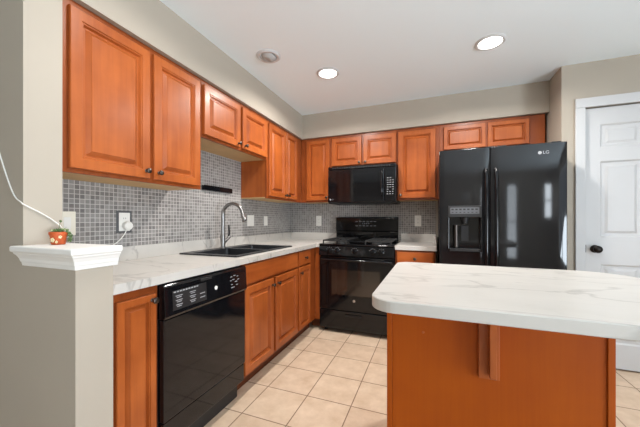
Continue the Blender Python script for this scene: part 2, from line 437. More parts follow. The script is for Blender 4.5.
BF_L, BF_B = -1.165, 2.883
def base_cabinet(label, side, a0, a1, fronts, toe=True, depth=.605, extra=None):
    face = BF_L if side == 'L' else BF_B
    z1 = .874
    t = thing('base_cabinet', label, 'cabinet', P(side, face, (a0+a1)/2, 0, -depth/2), 'stained maple base cabinets')
    # open-topped carcass: two sides, back, bottom
    c = MB()
    for q in ((a0, a0+.016, .105, z1, -depth, -.0195), (a1-.016, a1, .105, z1, -depth, -.0195), (a0+.016, a1-.016, .105, z1, -depth, -depth+.012), (a0+.016, a1-.016, .105, .121, -depth+.012, -.0195)):
        c.box(P(side, face, q[0], q[2], q[4]), P(side, face, q[1], q[3], q[5]))
    obj('carcass', c, 'wood', t)
    obj('face_frame', bx(side, face, a0, a1, .105, z1, -.019, 0), 'wood_frame_shaded', t, bevel=.0015)
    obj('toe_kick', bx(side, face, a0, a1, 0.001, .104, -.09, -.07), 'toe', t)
    f = face + (.0008 if side == 'L' else -.0008)
    for kind, *d in fronts:
        if kind == 'door': door(t, side, f, *d)
        else: door(t, side, f, *d, name='drawer' if kind == 'drawer' else 'false_front', flat=True)
    return t
base_cabinet('narrow full-height base cabinet between half wall and dishwasher', 'L', .752, .964,
    [('door', .770, .944, .130, .838, (.922, .812))])
base_cabinet('two-door sink base cabinet right of the dishwasher', 'L', 1.592, 2.4265,
    [('false', 1.606, 2.412, .730, .862), ('door', 1.606, 1.976, .130, .714, (1.950, .662)), ('door', 2.008, 2.412, .130, .714, (2.036, .662))])
t = base_cabinet('drawer-over-door base cabinet in the corner beside the stove', 'L', 2.428, 2.8815,
    [('drawer', 2.444, 2.712, .730, .862, (2.578, .797)), ('door', 2.444, 2.712, .130, .714, (2.470, .664))])
obj('corner_panel', MB().box((-1.1635, BF_B-.001, .105), (-1.1075, BF_B+.018, .874)), 'wood', t)
obj('corner_toe', MB().box((-1.234, BF_B+.07, .001), (-1.1075, BF_B+.088, .104)), 'toe', t)
base_cabinet('base cabinet with one drawer between stove and refrigerator', 'B', -.327, .034,
    [('drawer', -.312, .020, .730, .862, (-.146, .797)), ('door', -.312, .020, .130, .714, (-.286, .664))])

# ------------------------------------------------------------------ worktops
SKX0, SKX1, SKY0, SKY1 = -1.705, -1.205, 1.592, 2.412
wt = MB(); z0, z1 = .8755, .914; e = -1.137
hx0, hx1, hy0, hy1 = SKX0+.02, SKX1-.02, SKY0+.02, SKY1-.02
for a, b in (((XL+.0075, .7475, z0), (e, hy0, z1)), ((XL+.0075, hy0, z0), (hx0, hy1, z1)), ((hx1, hy0, z0), (e, hy1, z1)), ((XL+.0075, hy1, z0), (e, YB-.0075, z1)), ((e, BF_B-.027, z0), (-1.1065, YB-.0075, z1))): wt.box(a, b)
bmesh.ops.remove_doubles(wt.bm, verts=wt.bm.verts, dist=1e-5)
t = thing('worktop', 'white marbled L-shaped worktop along the left wall holding the sink', 'worktop', (-1.45, 2.1, .8755))
obj('slab', wt, 'marble', t)
sp = MB().box((XL+.0075, .7475, .9145), (XL+.026, YB-.0075, 1.0)).box((XL+.026, YB-.026, .9145), (-1.1065, YB-.0075, 1.0))
obj('backsplash_lip', sp, 'marble', t)
t = thing('worktop', 'short white marbled worktop between stove and refrigerator', 'worktop', (-.15, 3.17, .8755))
obj('slab', MB().box((-.328, BF_B-.028, z0), (.044, YB-.0075, z1)), 'marble', t, bevel=.002)
obj('backsplash_lip', MB().box((-.328, YB-.026, .9145), (.044, YB-.0075, 1.005)).box((.026, BF_B+.12, .9145), (.044, YB-.027, 1.005)), 'marble', t)

# ------------------------------------------------------------------ sink and faucet
sk = MB(); bm = sk.bm
def rrect(x0, x1, y0, y1, r, z, n=5):
    p = []
    for cx, cy, a in ((x1-r, y1-r, 0), (x0+r, y1-r, 90), (x0+r, y0+r, 180), (x1-r, y0+r, 270)):
        for i in range(n+1):
            th = math.radians(a + 90*i/n); p.append((cx + r*math.cos(th), cy + r*math.sin(th), z))
    return p
t = thing('sink', 'black double-bowl drop-in kitchen sink in the white worktop', 'sink', (-1.455, 2.0, .9145))
ymid = 2.03
B1 = (SKX0+.085, SKX1-.035, SKY0+.04, ymid-.02); B2 = (SKX0+.085, SKX1-.035, ymid+.02, SKY1-.04)
# rim: strips around two bowls
rim = MB()
zt0, zt1 = .9150, .9245
rim.box((SKX0, SKY0, zt0), (B1[0], SKY1, zt1)).box((B1[1], SKY0, zt0), (SKX1, SKY1, zt1))
rim.box((B1[0], SKY0, zt0), (B1[1], B1[2], zt1)).box((B1[0], B1[3], zt0), (B1[1], B2[2], zt1)).box((B1[0], B2[3], zt0), (B1[1], SKY1, zt1))
bmesh.ops.remove_doubles(rim.bm, verts=rim.bm.verts, dist=1e-5)
obj('rim', rim, 'sink', t)
for b in (B1, B2):
    g = .0006
    o = obj('bowl', MB().loops([rrect(b[0]+g, b[1]-g, b[2]+g, b[3]-g, .012, .9235), rrect(b[0]+.01, b[1]-.01, b[2]+.01, b[3]-.01, .04, .80), rrect(b[0]+.03, b[1]-.03, b[2]+.03, b[3]-.03, .05, .735), rrect(b[0]+.06, b[1]-.06, b[2]+.06, b[3]-.06, .03, .73)], cap0=False), 'sink', t)
    cx, cy = (b[0]+b[1])/2, (b[2]+b[3])/2
    obj('drain', MB().lathe([(.001, .7315), (.04, .7315), (.043, .733), (.001, .7335)], (cx, cy, 0), 'Z', 18), 'steel', o)
fx, fy, fz = -1.655, 2.0, .925
t = thing('faucet', 'brushed nickel gooseneck pull-down faucet behind the black sink', 'faucet', (fx, fy, fz))
obj('base', MB().lathe([(.001, .0005), (.029, .0005), (.028, .007), (.021, .011), (.0195, .02), (.0205, .1), (.0185, .115), (.0145, .125)], (fx, fy, fz), 'Z', 24), 'steel', t, smooth=True)
R = .092; top = fz + .283; pts = [(fx, fy, fz+.115), (fx, fy, fz+.2)]
for i in range(0, 15):
    a = PI - PI * i / 14 * .93
    pts.append((fx + R + R*math.cos(a), fy + (R+R*math.cos(a))*.10, top + R*math.sin(a)))
last = Vector(pts[-1]); dr = (last - Vector(pts[-2])).normalized()
pts.append(last + dr*.02)
obj('spout', MB().tube(pts, .0145, 16), 'steel', t, smooth=True)
hd = last + dr*.0202
obj('spray_head', MB().lathe([(.0148, 0), (.0172, .004), (.018, .02), (.0205, .048), (.0205, .056), (.015, .060), (.001, .060)], hd, dr, 18), 'steel', t, smooth=True)
hub = obj('handle', MB().cyl((fx, fy+.018, fz+.052), (fx+.015, fy+.075, fz+.098), .016, .014, 16), 'steel', t, smooth=True)
lv = obj('lever', MB().tube([(fx+.013, fy+.062, fz+.100), (fx+.016, fy+.062, fz+.13), (fx+.018, fy+.055, fz+.195)], [.009, .0085, .007], 10), 'bronze', hub, smooth=True); lv['label'] = 'dark lever'

# ------------------------------------------------------------------ dishwasher
dy0, dy1 = .9665, 1.5895
t = thing('dishwasher', 'black built-in dishwasher between the left base cabinets', 'dishwasher', (-1.4, (dy0+dy1)/2, 0))
obj('tub', MB().box((-1.74, dy0+.004, .105), (-1.171, dy1-.004, .868)), 'blackmat', t)
obj('door_panel', MB().box((-1.170, dy0+.004, .236), (-1.134, dy1-.004, .705)), 'black', t, bevel=.004)
cpz0, cpz1 = .709, .864
cpb = MB().prism([(-1.170, cpz0), (-1.127, cpz0), (-1.121, cpz0+.012), (-1.128, cpz1-.01), (-1.135, cpz1), (-1.170, cpz1)], dy0+.002, dy1-.002, 'XZ')
cp = obj('control_panel', cpb, 'black', t, bevel=.002)
def dwp(y, z): return -1.121 - (z - cpz0 - .012) / (cpz1 - cpz0 - .022) * .007   # panel face x at height z
def dwbox(mb, y0, y1, za, zb, d=.0015):
    mb.prism([(dwp(0, za)-.002, za), (dwp(0, za)+d, za), (dwp(0, zb)+d, zb), (dwp(0, zb)-.002, zb)], y0, y1, 'XZ')
kp = MB(); dwbox(kp, dy0+.045, dy0+.262, cpz0+.030, cpz0+.122, .0008)
kpo = obj('keypad', kp, 'blackmat', cp)
pr = MB()
for i in range(9): dwbox(pr, dy0+.052+i*.0175, dy0+.052+i*.0175+.012, cpz0+.112, cpz0+.118)
for r in range(3):
    for c in range(2):
        y = dy0+.062+c*.085; z = cpz0+.044+r*.021
        dwbox(pr, y, y+.040, z+.008, z+.011); dwbox(pr, y+.006, y+.034, z, z+.003)
dwbox(pr, dy0+.215, dy0+.250, cpz0+.05, cpz0+.054); dwbox(pr, dy0+.215, dy0+.250, cpz0+.07, cpz0+.074)
obj('keypad_print', pr, 'print', cp)
md = MB().lathe([(.001, 0), (.011, 0), (.011, .0035), (.001, .004)], (dwp(0, .79)-.001, dy0+.335, .785), (1, 0, 0), 18)
o = obj('badge', md, 'plastic', cp, smooth=True)
obj('latch', MB().box((-1.1335, dy0+.225, cpz1-.022), (-1.1245, dy0+.305, cpz1-.009)), 'blackmat', cp, bevel=.002)
dl = MB()
for dy, dz, w_ in ((-.03, .030, .016), (0, .034, .018), (.028, .026, .014), (-.036, .008, .012), (.034, .006, .016), (-.012, .012, .02), (.012, -.004, .022), (-.028, -.016, .014), (.02, -.024, .018), (-.02, -.034, .03)):
    dwbox(dl, dy0+.50+dy-w_/2, dy0+.50+dy+w_/2, .79+dz-.0018, .79+dz+.0018)
obj('cycle_print', dl, 'print', cp)
obj('kick_panel', MB().box((-1.170, dy0+.006, .122), (-1.140, dy1-.006, .230)), 'black', t, bevel=.003)
obj('toe_panel', MB().box((-1.215, dy0+.006, .001), (-1.195, dy1-.006, .120)), 'blackmat', t)

# ------------------------------------------------------------------ gas range
rx0, rx1, ryf = -1.1035, -.333, 2.842
rc = (rx0+rx1)/2
t = thing('gas_range', 'black freestanding gas range between the base cabinets on the back wall', 'stove', (rc, 3.15, 0))
obj('body', MB().box((rx0+.002, ryf+.046, .035), (rx1-.002, YB-.012, .896)), 'blackmat', t)
for x in (rx0+.05, rx1-.05):
    for y in (ryf+.08, YB-.08): obj('foot', MB().cyl((x, y, .001), (x, y, .0345), .016, .016, 12), 'blackmat', t)
dr = obj('drawer', MB().box((rx0+.004, ryf, .045), (rx1-.004, ryf+.045, .232)), 'black', t, bevel=.006)
obj('pull', MB().box((-.815, ryf-.003, .178), (-.655, ryf+.004, .196)), 'blackmat', dr, bevel=.002)
obj('pull_lip', MB().box((-.822, ryf-.010, .196), (-.648, ryf+.002, .203)), 'black', dr, bevel=.002)
od = obj('oven_door', MB().box((rx0+.004, ryf, .240), (rx1-.004, ryf+.045, .782)), 'black', t, bevel=.005)
obj('window', MB().box((-.965, ryf-.0015, .398), (-.470, ryf+.001, .652)), 'ovenglass', od)
wf = MB()
for a, b in (((-.985, .38), (-.965, .67)), ((-.470, .38), (-.450, .67)), ((-.965, .652), (-.470, .67)), ((-.965, .38), (-.470, .398))): wf.box((a[0], ryf-.002, a[1]), (b[0], ryf+.001, b[1]))
obj('window_border', wf, 'blackglass', od)
hb = MB().tube([(rx0+.03, ryf-.0005, .752), (rx0+.034, ryf-.038, .755), (rx0+.05, ryf-.045, .756), (rx1-.05, ryf-.045, .756), (rx1-.034, ryf-.038, .755), (rx1-.03, ryf-.0005, .752)], .012, 12)
obj('handle', hb, 'black', od, smooth=True)
eb = obj('emblem', MB().lathe([(.001, 0), (.014, 0), (.014, .002), (.001, .0025)], (-.727, ryf+.0004, .345), (0, -1, 0), 20), 'chrome', od, smooth=True)
cpn = obj('control_panel', MB().prism([(ryf+.002, .788), (ryf-.012, .796), (ryf-.002, .893), (ryf+.014, .900), (ryf+.045, .900), (ryf+.045, .788)], rx0+.001, rx1-.001, 'YZ'), 'black', t, bevel=.003)
for x in (-.985, -.905, -.718, -.535, -.452):
    kn = MB().lathe([(.001, 0), (.026, 0), (.024, .006), (.019, .009), (.017, .026), (.001, .028)], (x, ryf-.008, .846), (0, -1, .1), 20)
    kn.box((x-.0045, ryf-.046, .831), (x+.0045, ryf-.030, .866))
    ko = obj('burner_knob', kn, 'black', cpn, smooth=True)
    q = MB()
    for i in range(5):
        a = PI*(.15+.7*i/4); q.box((x+.034*math.cos(a)-.003, ryf-.0085, .846+.034*math.sin(a)-.0015), (x+.034*math.cos(a)+.003, ryf-.0035, .846+.034*math.sin(a)+.0015))
    obj('dial_marks', q, 'print', ko)
ctop = obj('cooktop', MB().box((rx0, ryf-.002, .901), (rx1, YB-.075, .916)), 'black', t, bevel=.005)
for x in (rx0+.19, rx1-.19):
    for y in (ryf+.16, ryf+.42):
        obj('burner', MB().lathe([(.001, .9165), (.052, .9165), (.05, .925), (.036, .926), (.036, .936), (.03, .940), (.001, .941)], (x, y, 0), 'Z', 20), 'iron', ctop, smooth=True)
for x0, x1 in ((rx0+.03, rc-.095), (rc+.095, rx1-.03)):
    g = MB(); y0, y1 = ryf+.03, YB-.10; zt = .955
    for x in (x0, x1-.012): g.box((x, y0, zt-.014), (x+.012, y1, zt))
    for y in (y0, (y0+y1)/2-.006, y1-.012): g.box((x0+.012, y, zt-.014), (x1-.012, y+.012, zt))
    xm = (x0+x1)/2
    for yc in (y0+(y1-y0)*.25, y0+(y1-y0)*.75):
        for sx in (-1, 1): g.box((xm+sx*.035, yc-.005, zt-.012), (xm+sx*((x1-x0)/2-.012), yc+.005, zt))
        for sy in (-1, 1): g.box((xm-.005, yc+sy*.035, zt-.012), (xm+.005, yc+sy*((y1-y0)/4-.006), zt))
    for x in (x0, x1-.012):
        for y in (y0, y1-.012): g.box((x, y, .9165), (x+.012, y+.012, zt-.014))
    obj('grate', g, 'iron', ctop)
gd = MB().box((rc-.082, ryf+.05, .930), (rc+.082, YB-.12, .946)).box((rc-.07, ryf+.07, .917), (rc+.07, ryf+.09, .930)).box((rc-.07, YB-.16, .917), (rc+.07, YB-.14, .930))
o = obj('griddle_plate', gd, 'black', ctop, bevel=.004)
bg = obj('backguard', MB().prism([(YB-.074, .917), (YB-.074, 1.025), (YB-.088, 1.035), (YB-.080, 1.185), (YB-.066, 1.197), (YB-.012, 1.197), (YB-.012, .917)], rx0+.004, rx1-.022, 'YZ'), 'black', t, bevel=.003)
dp = MB()
def bgy(z): return YB-.088 + (z-1.035)/.15*.008
def bgbox(mb, x0, x1, z0, z1, d=.001): mb.prism([(bgy(z0)-d, z0), (bgy(z1)-d, z1), (bgy(z1)+.002, z1), (bgy(z0)+.002, z0)], x0, x1, 'YZ')
bgbox(dp, rc-.15, rc+.13, 1.075, 1.165); obj('display', dp, 'blackglass', bg)
q = MB()
for i in range(6):
    for r in range(2): bgbox(q, rc-.135+i*.044, rc-.108+i*.044, 1.088+r*.05, 1.100+r*.05, .002)
for i in range(4): bgbox(q, rc-.055+i*.024, rc-.041+i*.024, 1.113, 1.128, .002)
obj('display_print', q, 'dimprint', bg)

# ------------------------------------------------------------------ microwave
mx0, mx1, myf, mz0, mz1 = -1.090, -.3435, 3.083, 1.345, 1.757
t = thing('microwave', 'black over-the-range microwave above the stove', 'microwave', ((mx0+mx1)/2, 3.28, mz0))
obj('body', MB().box((mx0, myf+.036, mz0+.002), (mx1, YB-.0075, mz1)), 'blackmat', t)
xd = -.466
dd = obj('door', MB().box((mx0, myf, mz0+.012), (xd, myf+.035, mz1-.036)), 'black', t, bevel=.006)
obj('window', MB().box((mx0+.09, myf-.001, mz0+.085), (xd-.065, myf+.002, mz1-.085)), 'blackglass', dd)
hx = xd - .018
obj('handle', MB().tube(smooth_path([(hx, myf-.0005, mz1-.075), (hx, myf-.030, mz1-.085), (hx, myf-.042, (mz0+mz1)/2+.02), (hx, myf-.030, mz0+.09), (hx, myf-.0005, mz0+.08)], 5), .0105, 12), 'black', dd, smooth=True)
pn = obj('control_panel', MB().box((xd+.002, myf+.001, mz0+.012), (mx1, myf+.035, mz1-.036)), 'black', t, bevel=.005)
obj('display', MB().box((xd+.025, myf-.0005, mz1-.125), (mx1-.025, myf+.002, mz1-.085)), 'blackglass', pn)
q = MB()
for r in range(8):
    for c in range(3):
        if (r, c) in ((0, 2), (5, 1)): continue
        x = xd+.030+c*.027; z = mz1-.155-r*.024
        q.box((x, myf-.0002, z), (x+(.017 if r < 6 else .012), myf+.002, z+.006))
obj('keypad_print', q, 'print', pn)
vt = MB().box((mx0+.002, myf+.004, mz1-.033), (mx1-.002, myf+.035, mz1))
vo = obj('vent_grille', vt, 'black', t, bevel=.004)
for_s = MB()
for i in range(24): for_s.box((mx0+.05+i*.027, myf+.0025, mz1-.024), (mx0+.068+i*.027, myf+.006, mz1-.010))
obj('vent_slots', for_s, 'blackmat', vo)
lg = obj('logo', MB().lathe([(.001, 0), (.008, 0), (.008, .001), (.001, .0012)], (mx0+.028, myf+.0003, mz0+.046), (0, -1, 0), 16), 'print', dd)

def text(name, body, size, loc, rot, mat, parent):
    c = bpy.data.curves.new(name, 'FONT'); c.body = body; c.size = size; c.extrude = .0004; c.align_x = 'LEFT'; c.align_y = 'CENTER'
    tmp = bpy.data.objects.new(name, c); COL.objects.link(tmp); tmp.rotation_euler = rot; tmp.location = loc
    bpy.context.view_layer.update()
    me = bpy.data.meshes.new_from_object(tmp.evaluated_get(bpy.context.evaluated_depsgraph_get()))
    me.transform(tmp.matrix_world); bpy.data.objects.remove(tmp)
    mb = MB(); mb.bm.from_mesh(me)
    return obj(name, mb, mat, parent)
text('logo_letters', 'LG', .021, (mx0+.040, myf-.0008, mz0+.046), (PI/2, 0, 0), 'print', dd)

# ------------------------------------------------------------------ refrigerator
gx0, gx1, gsp, gyf, gz1 = .064, .957, .4475, 2.695, 1.757
t = thing('refrigerator', 'black side-by-side refrigerator with ice dispenser beside the white door', 'refrigerator', ((gx0+gx1)/2, 3.05, 0))
obj('cabinet_body', MB().box((gx0+.004, gyf+.082, .03), (gx1-.004, 3.43, gz1-.012)), 'blackmat', t, bevel=.004)
for x in (gx0+.06, gx1-.06):
    for y in (gyf+.14, 3.37): obj('foot', MB().cyl((x, y, .001), (x, y, .0295), .02, .02, 12), 'blackmat', t)
obj('base_grille', MB().box((gx0+.01, gyf+.05, .032), (gx1-.01, gyf+.0815, .10)), 'blackmat', t)
def fridge_door(x0, x1, bow, name, hole=None):
    """slightly bowed slab; optional recess hole (hx0,hx1,hz0,hz1,depth)"""
    mb = MB(); bm = mb.bm; z0, z1 = .105, gz1
    n = 16; xs = [x0 + (x1-x0)*i/n for i in range(n+1)]
    if hole: xs = sorted([x for x in xs if min(abs(x-hole[0]), abs(x-hole[1])) > .008] + [hole[0], hole[1]])
    zs = [z0, z1] if not hole else [z0, hole[2], hole[3], z1]
    def fy(x):
        u = (x-x0)/(x1-x0)*2-1
        return gyf + bow*(u*u) + .006*max(0, abs(u)-.95)/.05
    F = [[bm.verts.new((x, fy(x), z)) for x in xs] for z in zs]
    for j in range(len(zs)-1):
        for i in range(len(xs)-1):
            if hole and j == 1 and hole[0]-1e-6 <= xs[i] and xs[i+1] <= hole[1]+1e-6: continue
            bm.faces.new((F[j][i], F[j][i+1], F[j+1][i+1], F[j+1][i]))
    yb = gyf+.080
    bl, br_, tr_, tl = (bm.verts.new((x0, yb, z0)), bm.verts.new((x1, yb, z0)), bm.verts.new((x1, yb, z1)), bm.verts.new((x0, yb, z1)))
    bm.faces.new((bl, tl, tr_, br_)); bm.faces.new(F[0] + [br_, bl]); bm.faces.new(F[-1][::-1] + [tl, tr_])
    bm.faces.new([r[0] for r in F][::-1] + [bl, tl]); bm.faces.new([r[-1] for r in F] + [tr_, br_])
    if hole:
        a = [i for i, x in enumerate(xs) if hole[0]-1e-6 <= x <= hole[1]+1e-6]
        yk = gyf + hole[4]
        K = [[bm.verts.new((xs[i], yk, zs[j])) for i in a] for j in (1, 2)]
        bm.faces.new(K[0] + K[1][::-1])
        bm.faces.new([F[1][i] for i in a] + K[0][::-1]); bm.faces.new([F[2][i] for i in a][::-1] + K[1])
        bm.faces.new([F[1][a[0]], F[2][a[0]], K[1][0], K[0][0]]); bm.faces.new([F[1][a[-1]], K[0][-1], K[1][-1], F[2][a[-1]]])
    o = obj(name, mb, 'fridge', t)
    for p in o.data.polygons: p.use_smooth = True
    o.data.set_sharp_from_angle(angle=math.radians(28))
    b = o.modifiers.new('bevel', 'BEVEL'); b.width = .003; b.segments = 2; b.limit_method = 'ANGLE'; b.angle_limit = math.radians(50)
    return o
ld = fridge_door(gx0, gsp-.003, .003, 'freezer_door', (.140, .378, .915, 1.185, .062))
rd = fridge_door(gsp+.003, gx1, .006, 'fridge_door')
ds = obj('dispenser', MB().box((.134, gyf-.006, 1.186), (.384, gyf+.006, 1.282)), 'blackmat', ld, bevel=.003)
q = MB().box((.150, gyf-.007, 1.215), (.368, gyf-.0055, 1.268)); obj('keypad', q, 'dimprint', ds)
q = MB()
for i in range(7): q.box((.158+i*.030, gyf-.0078, 1.246), (.176+i*.030, gyf-.0065, 1.258)); q.box((.160+i*.030, gyf-.0078, 1.224), (.174+i*.030, gyf-.0065, 1.230))
obj('keypad_print', q, 'blackmat', ds)
fr = MB()
for a, b in (((.130, .900), (.140, 1.186)), ((.378, .900), (.388, 1.186)), ((.140, .900), (.378, .915))): fr.box((a[0], gyf-.006, a[1]), (b[0], gyf+.004, b[1]))
obj('dispenser_frame', fr, 'black', ld, bevel=.002)
obj('ice_chute', MB().lathe([(.030, 0), (.022, -.05), (.014, -.055), (.001, -.055)], (.265, gyf+.034, 1.184), 'Z', 18), 'blackmat', ld, smooth=True)
pd = obj('paddle', MB().box((.235, gyf+.050, .985), (.295, gyf+.058, 1.115)), 'blackmat', ld, bevel=.003)
obj('drip_tray', MB().box((.145, gyf-.016, .900), (.373, gyf+.055, .922)), 'blackmat', ld, bevel=.003)
obj('back_panel', MB().lathe([(.001, .93), (.020, .93), (.020, 1.12), (.001, 1.121)], (.195, gyf+.045, 0), 'Z', 18), 'pewter', ld, smooth=True).name = 'water_spout'
for dref, x in ((ld, .412), (rd, .482)):
    path = smooth_path([(x, gyf+.004, 1.575), (x, gyf-.030, 1.56), (x, gyf-.052, 1.50), (x, gyf-.060, 1.10), (x, gyf-.052, .60), (x, gyf-.030, .54), (x, gyf+.004, .525)], 5)
    obj('handle', MB().tube(path, .0145, 14), 'black', dref, smooth=True)
em = obj('logo', MB().lathe([(.001, 0), (.0125, 0), (.0125, .0015), (.001, .002)], (.782, gyf+.0015, 1.683), (0, -1, 0), 20), 'print', rd)
text('logo_letters', 'LG', .034, (.800, gyf-.0008, 1.683), (PI/2, 0, 0), 'print', rd)
for x in (.33, .445, .535, gx1-.06): obj('hinge_cover', MB().box((x-.03, gyf+.03, gz1+.001), (x+.03, gyf+.12, gz1+.012)), 'blackmat', t, bevel=.004)

# ------------------------------------------------------------------ island
ix0, ix1, iy0, iy1, izt = -.170, .552, 1.205, 1.800, .870
t = thing('island_cabinet', 'glossy brown wood island base with a bracket under the overhang', 'island', ((ix0+ix1)/2, (iy0+iy1)/2, 0))
obj('front_panel', MB().box((ix0+.021, iy0+.006, .001), (ix1-.021, iy0+.02, izt)), 'wood_island', t)
for a, b in ((ix0, ix0+.020), (ix1-.020, ix1)): obj('corner_post', MB().box((a, iy0, .001), (b, iy0+.05, izt)), 'wood_island', t, bevel=.002)
obj('side_panel', MB().box((ix0+.003, iy0+.051, .001), (ix0+.018, iy1, izt)), 'wood_island', t)
obj('side_panel', MB().box((ix1-.018, iy0+.051, .001), (ix1-.003, iy1, izt)), 'wood_island', t)
obj('back_frame', MB().box((ix0+.019, iy1-.02, .1), (ix1-.019, iy1, izt)), 'wood', t)
br = obj('bracket', MB().box((.1605, iy0-.012, .588), (.2275, iy0+.0055, izt-.001)), 'wood', t, bevel=.002)
pf = [(iy0-.0125, .606), (iy0-.046, .606), (iy0-.050, .610), (iy0-.050, .775)]
for i in range(7):
    u = i / 6; pf.append((iy0 - .050 - .06 * u ** 2.2, .775 + .093 * u))
pf += [(iy0-.0125, .868)]
obj('fin', MB().prism(pf, .191, .212, 'YZ'), 'wood', br, bevel=.002)
scw = MB().lathe([(.001, 0), (.005, 0), (.0035, .002), (.001, .0025)], (-.030, iy0+.0055, .722), (0, -1, 0), 12)
obj('screw_cover', scw, 'wood', t)
def isl_ring(e, z):
    x0, x1, y0, y1 = -.192, .862, .924, 1.825; p = []
    for cx, cy, a, r in ((x1-.20, y1-.20, 0, .20), (x0+.07, y1-.07, 90, .07), (x0+.085, y0+.085, 180, .085), (x1-.20, y0+.20, 270, .20)):
        for i in range(11):
            th = math.radians(a + 9*i); p.append((cx + (r-e)*math.cos(th), cy + (r-e)*math.sin(th), z))
    return p
iw = obj('island_worktop', MB().loops([isl_ring(.003, .8715), isl_ring(0, .8745), isl_ring(0, .907), isl_ring(.003, .910)]), 'marble')
tag(iw, 'white marbled island worktop with rounded corners in the foreground', 'worktop')

# ------------------------------------------------------------------ outlets and switches
def wall_plate(label, side, a, z, w=.072, h=.116, kind='outlet', mat='plastic', name='wall_outlet', cat='outlet', gap=.0005):
    face = XL + .006 if side == 'L' else YB - .006
    t = thing(name, label, cat, P(side, face, a, z - h/2, 0), 'wall plates on the mosaic tile')
    pl = obj('plate', bx(side, face, a-w/2, a+w/2, z-h/2, z+h/2, gap, .0065), mat, t, bevel=.002)
    gangs = 2 if w > .1 else 1
    for g in range(gangs):
        ac = a if gangs == 1 else a + (g-.5)*.046
        if kind == 'outlet':
            for dz in (-.02, .02):
                s = obj('socket', bx(side, face, ac-.016, ac+.016, z+dz-.014, z+dz+.014, .0067, .0085), 'plastic', t, bevel=.002)
                mb = MB()
                for da in (-.006, .006): mb.box(P(side, face, ac+da-.001, z+dz-.003, .0086), P(side, face, ac+da+.001, z+dz+.006, .0089))
                obj('slots', mb, 'blackmat', s)
        else:
            obj('rocker', bx(side, face, ac-.016, ac+.016, z-.032, z+.032, .0067, .0095), 'plastic', t, bevel=.002)
    return t
wall_plate('white double switch plate on the left wall tile right of the faucet', 'L', 2.566, 1.156, .118, .116, 'switch', name='switch_plate', cat='switch')
wall_plate('white single switch plate on left wall tile nearest the room corner', 'L', 2.862, 1.152, .072, .108, 'switch', name='switch_plate', cat='switch')
wall_plate('white outlet plate on the back wall left of the stove', 'B', -1.358, 1.150, .072, .13)
wall_plate('white outlet plate on the back wall right of the stove', 'B', -.143, 1.152, .072, .125)
wall_plate('almond wall plate on the tile just behind the potted plant', 'L', .930, 1.146, .078, .125, 'switch', 'almond', name='blank_plate')
gt = wall_plate('outlet in a dark frame with a charger plugged in above the worktop', 'L', 1.230, 1.152, .094, .135, 'outlet', 'greyplate')
obj('insert', bx('L', XL+.006, 1.230-.034, 1.230+.034, 1.152-.056, 1.152+.056, .0066, .0072), 'plastic', gt)
ch = thing('charger', 'round white plug-in charger with a cord in the dark-framed outlet', 'charger', (XL+.02, 1.245, 1.132))
obj('plug_body', MB().lathe([(.018, .0165), (.025, .018), (.027, .026), (.026, .044), (.020, .050), (.001, .051)], (XL, 1.236, 1.128), (1, 0, 0), 24), 'plastic', ch, smooth=True)
obj('cord', MB().tube(smooth_path([(XL+.036, 1.228, 1.107), (XL+.034, 1.216, 1.080), (XL+.030, 1.19, 1.045), (XL+.020, 1.155, 1.015), (XL+.016, 1.12, 1.0038), (XL+.016, 1.00, 1.0034), (XL+.016, .86, 1.0034)], 6), .0028, 8), 'plastic', ch, smooth=True)

# knife bar on the tile
kb = thing('knife_rack', 'black magnetic knife bar on the tile under the short cabinet', 'rack', (XL+.02, 2.06, 1.43))
obj('bar', MB().box((XL+.012, 1.870, 1.412), (XL+.026, 2.250, 1.456)), 'black', kb, bevel=.003)
obj('mount', MB().box((XL+.0065, 1.90, 1.42), (XL+.0115, 2.22, 1.448)), 'blackmat', kb)

# ------------------------------------------------------------------ ceiling lights
def downlight(label, x, y, power=1.0, lit=True):
    t = thing('recessed_light', label, 'ceiling light', (x, y, CZ-.012), 'recessed lights in the ceiling')
    obj('trim_ring', MB().lathe([(.098, -.0005), (.098, -.003), (.088, -.010), (.076, -.0085), (.074, -.003), (.074, -.0005)], (x, y, CZ), 'Z', 40, False, False), 'white', t, smooth=True)
    if lit:
        obj('lens', MB().lathe([(.001, -.001), (.0735, -.001), (.0735, -.004), (.001, -.006)], (x, y, CZ), 'Z', 32), 'lens', t)
        l = bpy.data.lights.new('lamp', 'AREA'); l.shape = 'DISK'; l.size = .13; l.energy = DOWN * power; l.color = (1, .965, .92); l.spread = math.radians(160)
        o = bpy.data.objects.new('lamp', l); COL.objects.link(o); o.parent = t; o.location = (0, 0, .003)
    return t
downlight('lit round recessed light in the ceiling above the stove and sink corner', -.822, 2.325)
downlight('lit round recessed light in the ceiling in front of the refrigerator', .386, 2.33)
downlight('added unseen recessed light in the ceiling near the half wall', -.80, .98, .40)  # out of view, added to brighten the wall end and cabinets
downlight('added unseen recessed light in the ceiling over the island worktop', .40, .98, .05)  # out of view, added for brightness, kept faint
x, y = -1.16, 1.92
t = thing('eyeball_light', 'unlit round eyeball fixture in the ceiling near the left soffit', 'ceiling light', (x, y, CZ-.02))
obj('trim_ring', MB().lathe([(.092, -.0005), (.092, -.004), (.080, -.013), (.066, -.011), (.062, -.003), (.062, -.0005)], (x, y, CZ), 'Z', 40, False, False), 'white', t, smooth=True)
obj('baffle', MB().lathe([(.061, -.001), (.060, -.005), (.045, -.022), (.030, -.030), (.028, -.026), (.001, -.026)], (x, y, CZ), (0.25, .1, 1), 32), 'speaker', t, smooth=True)

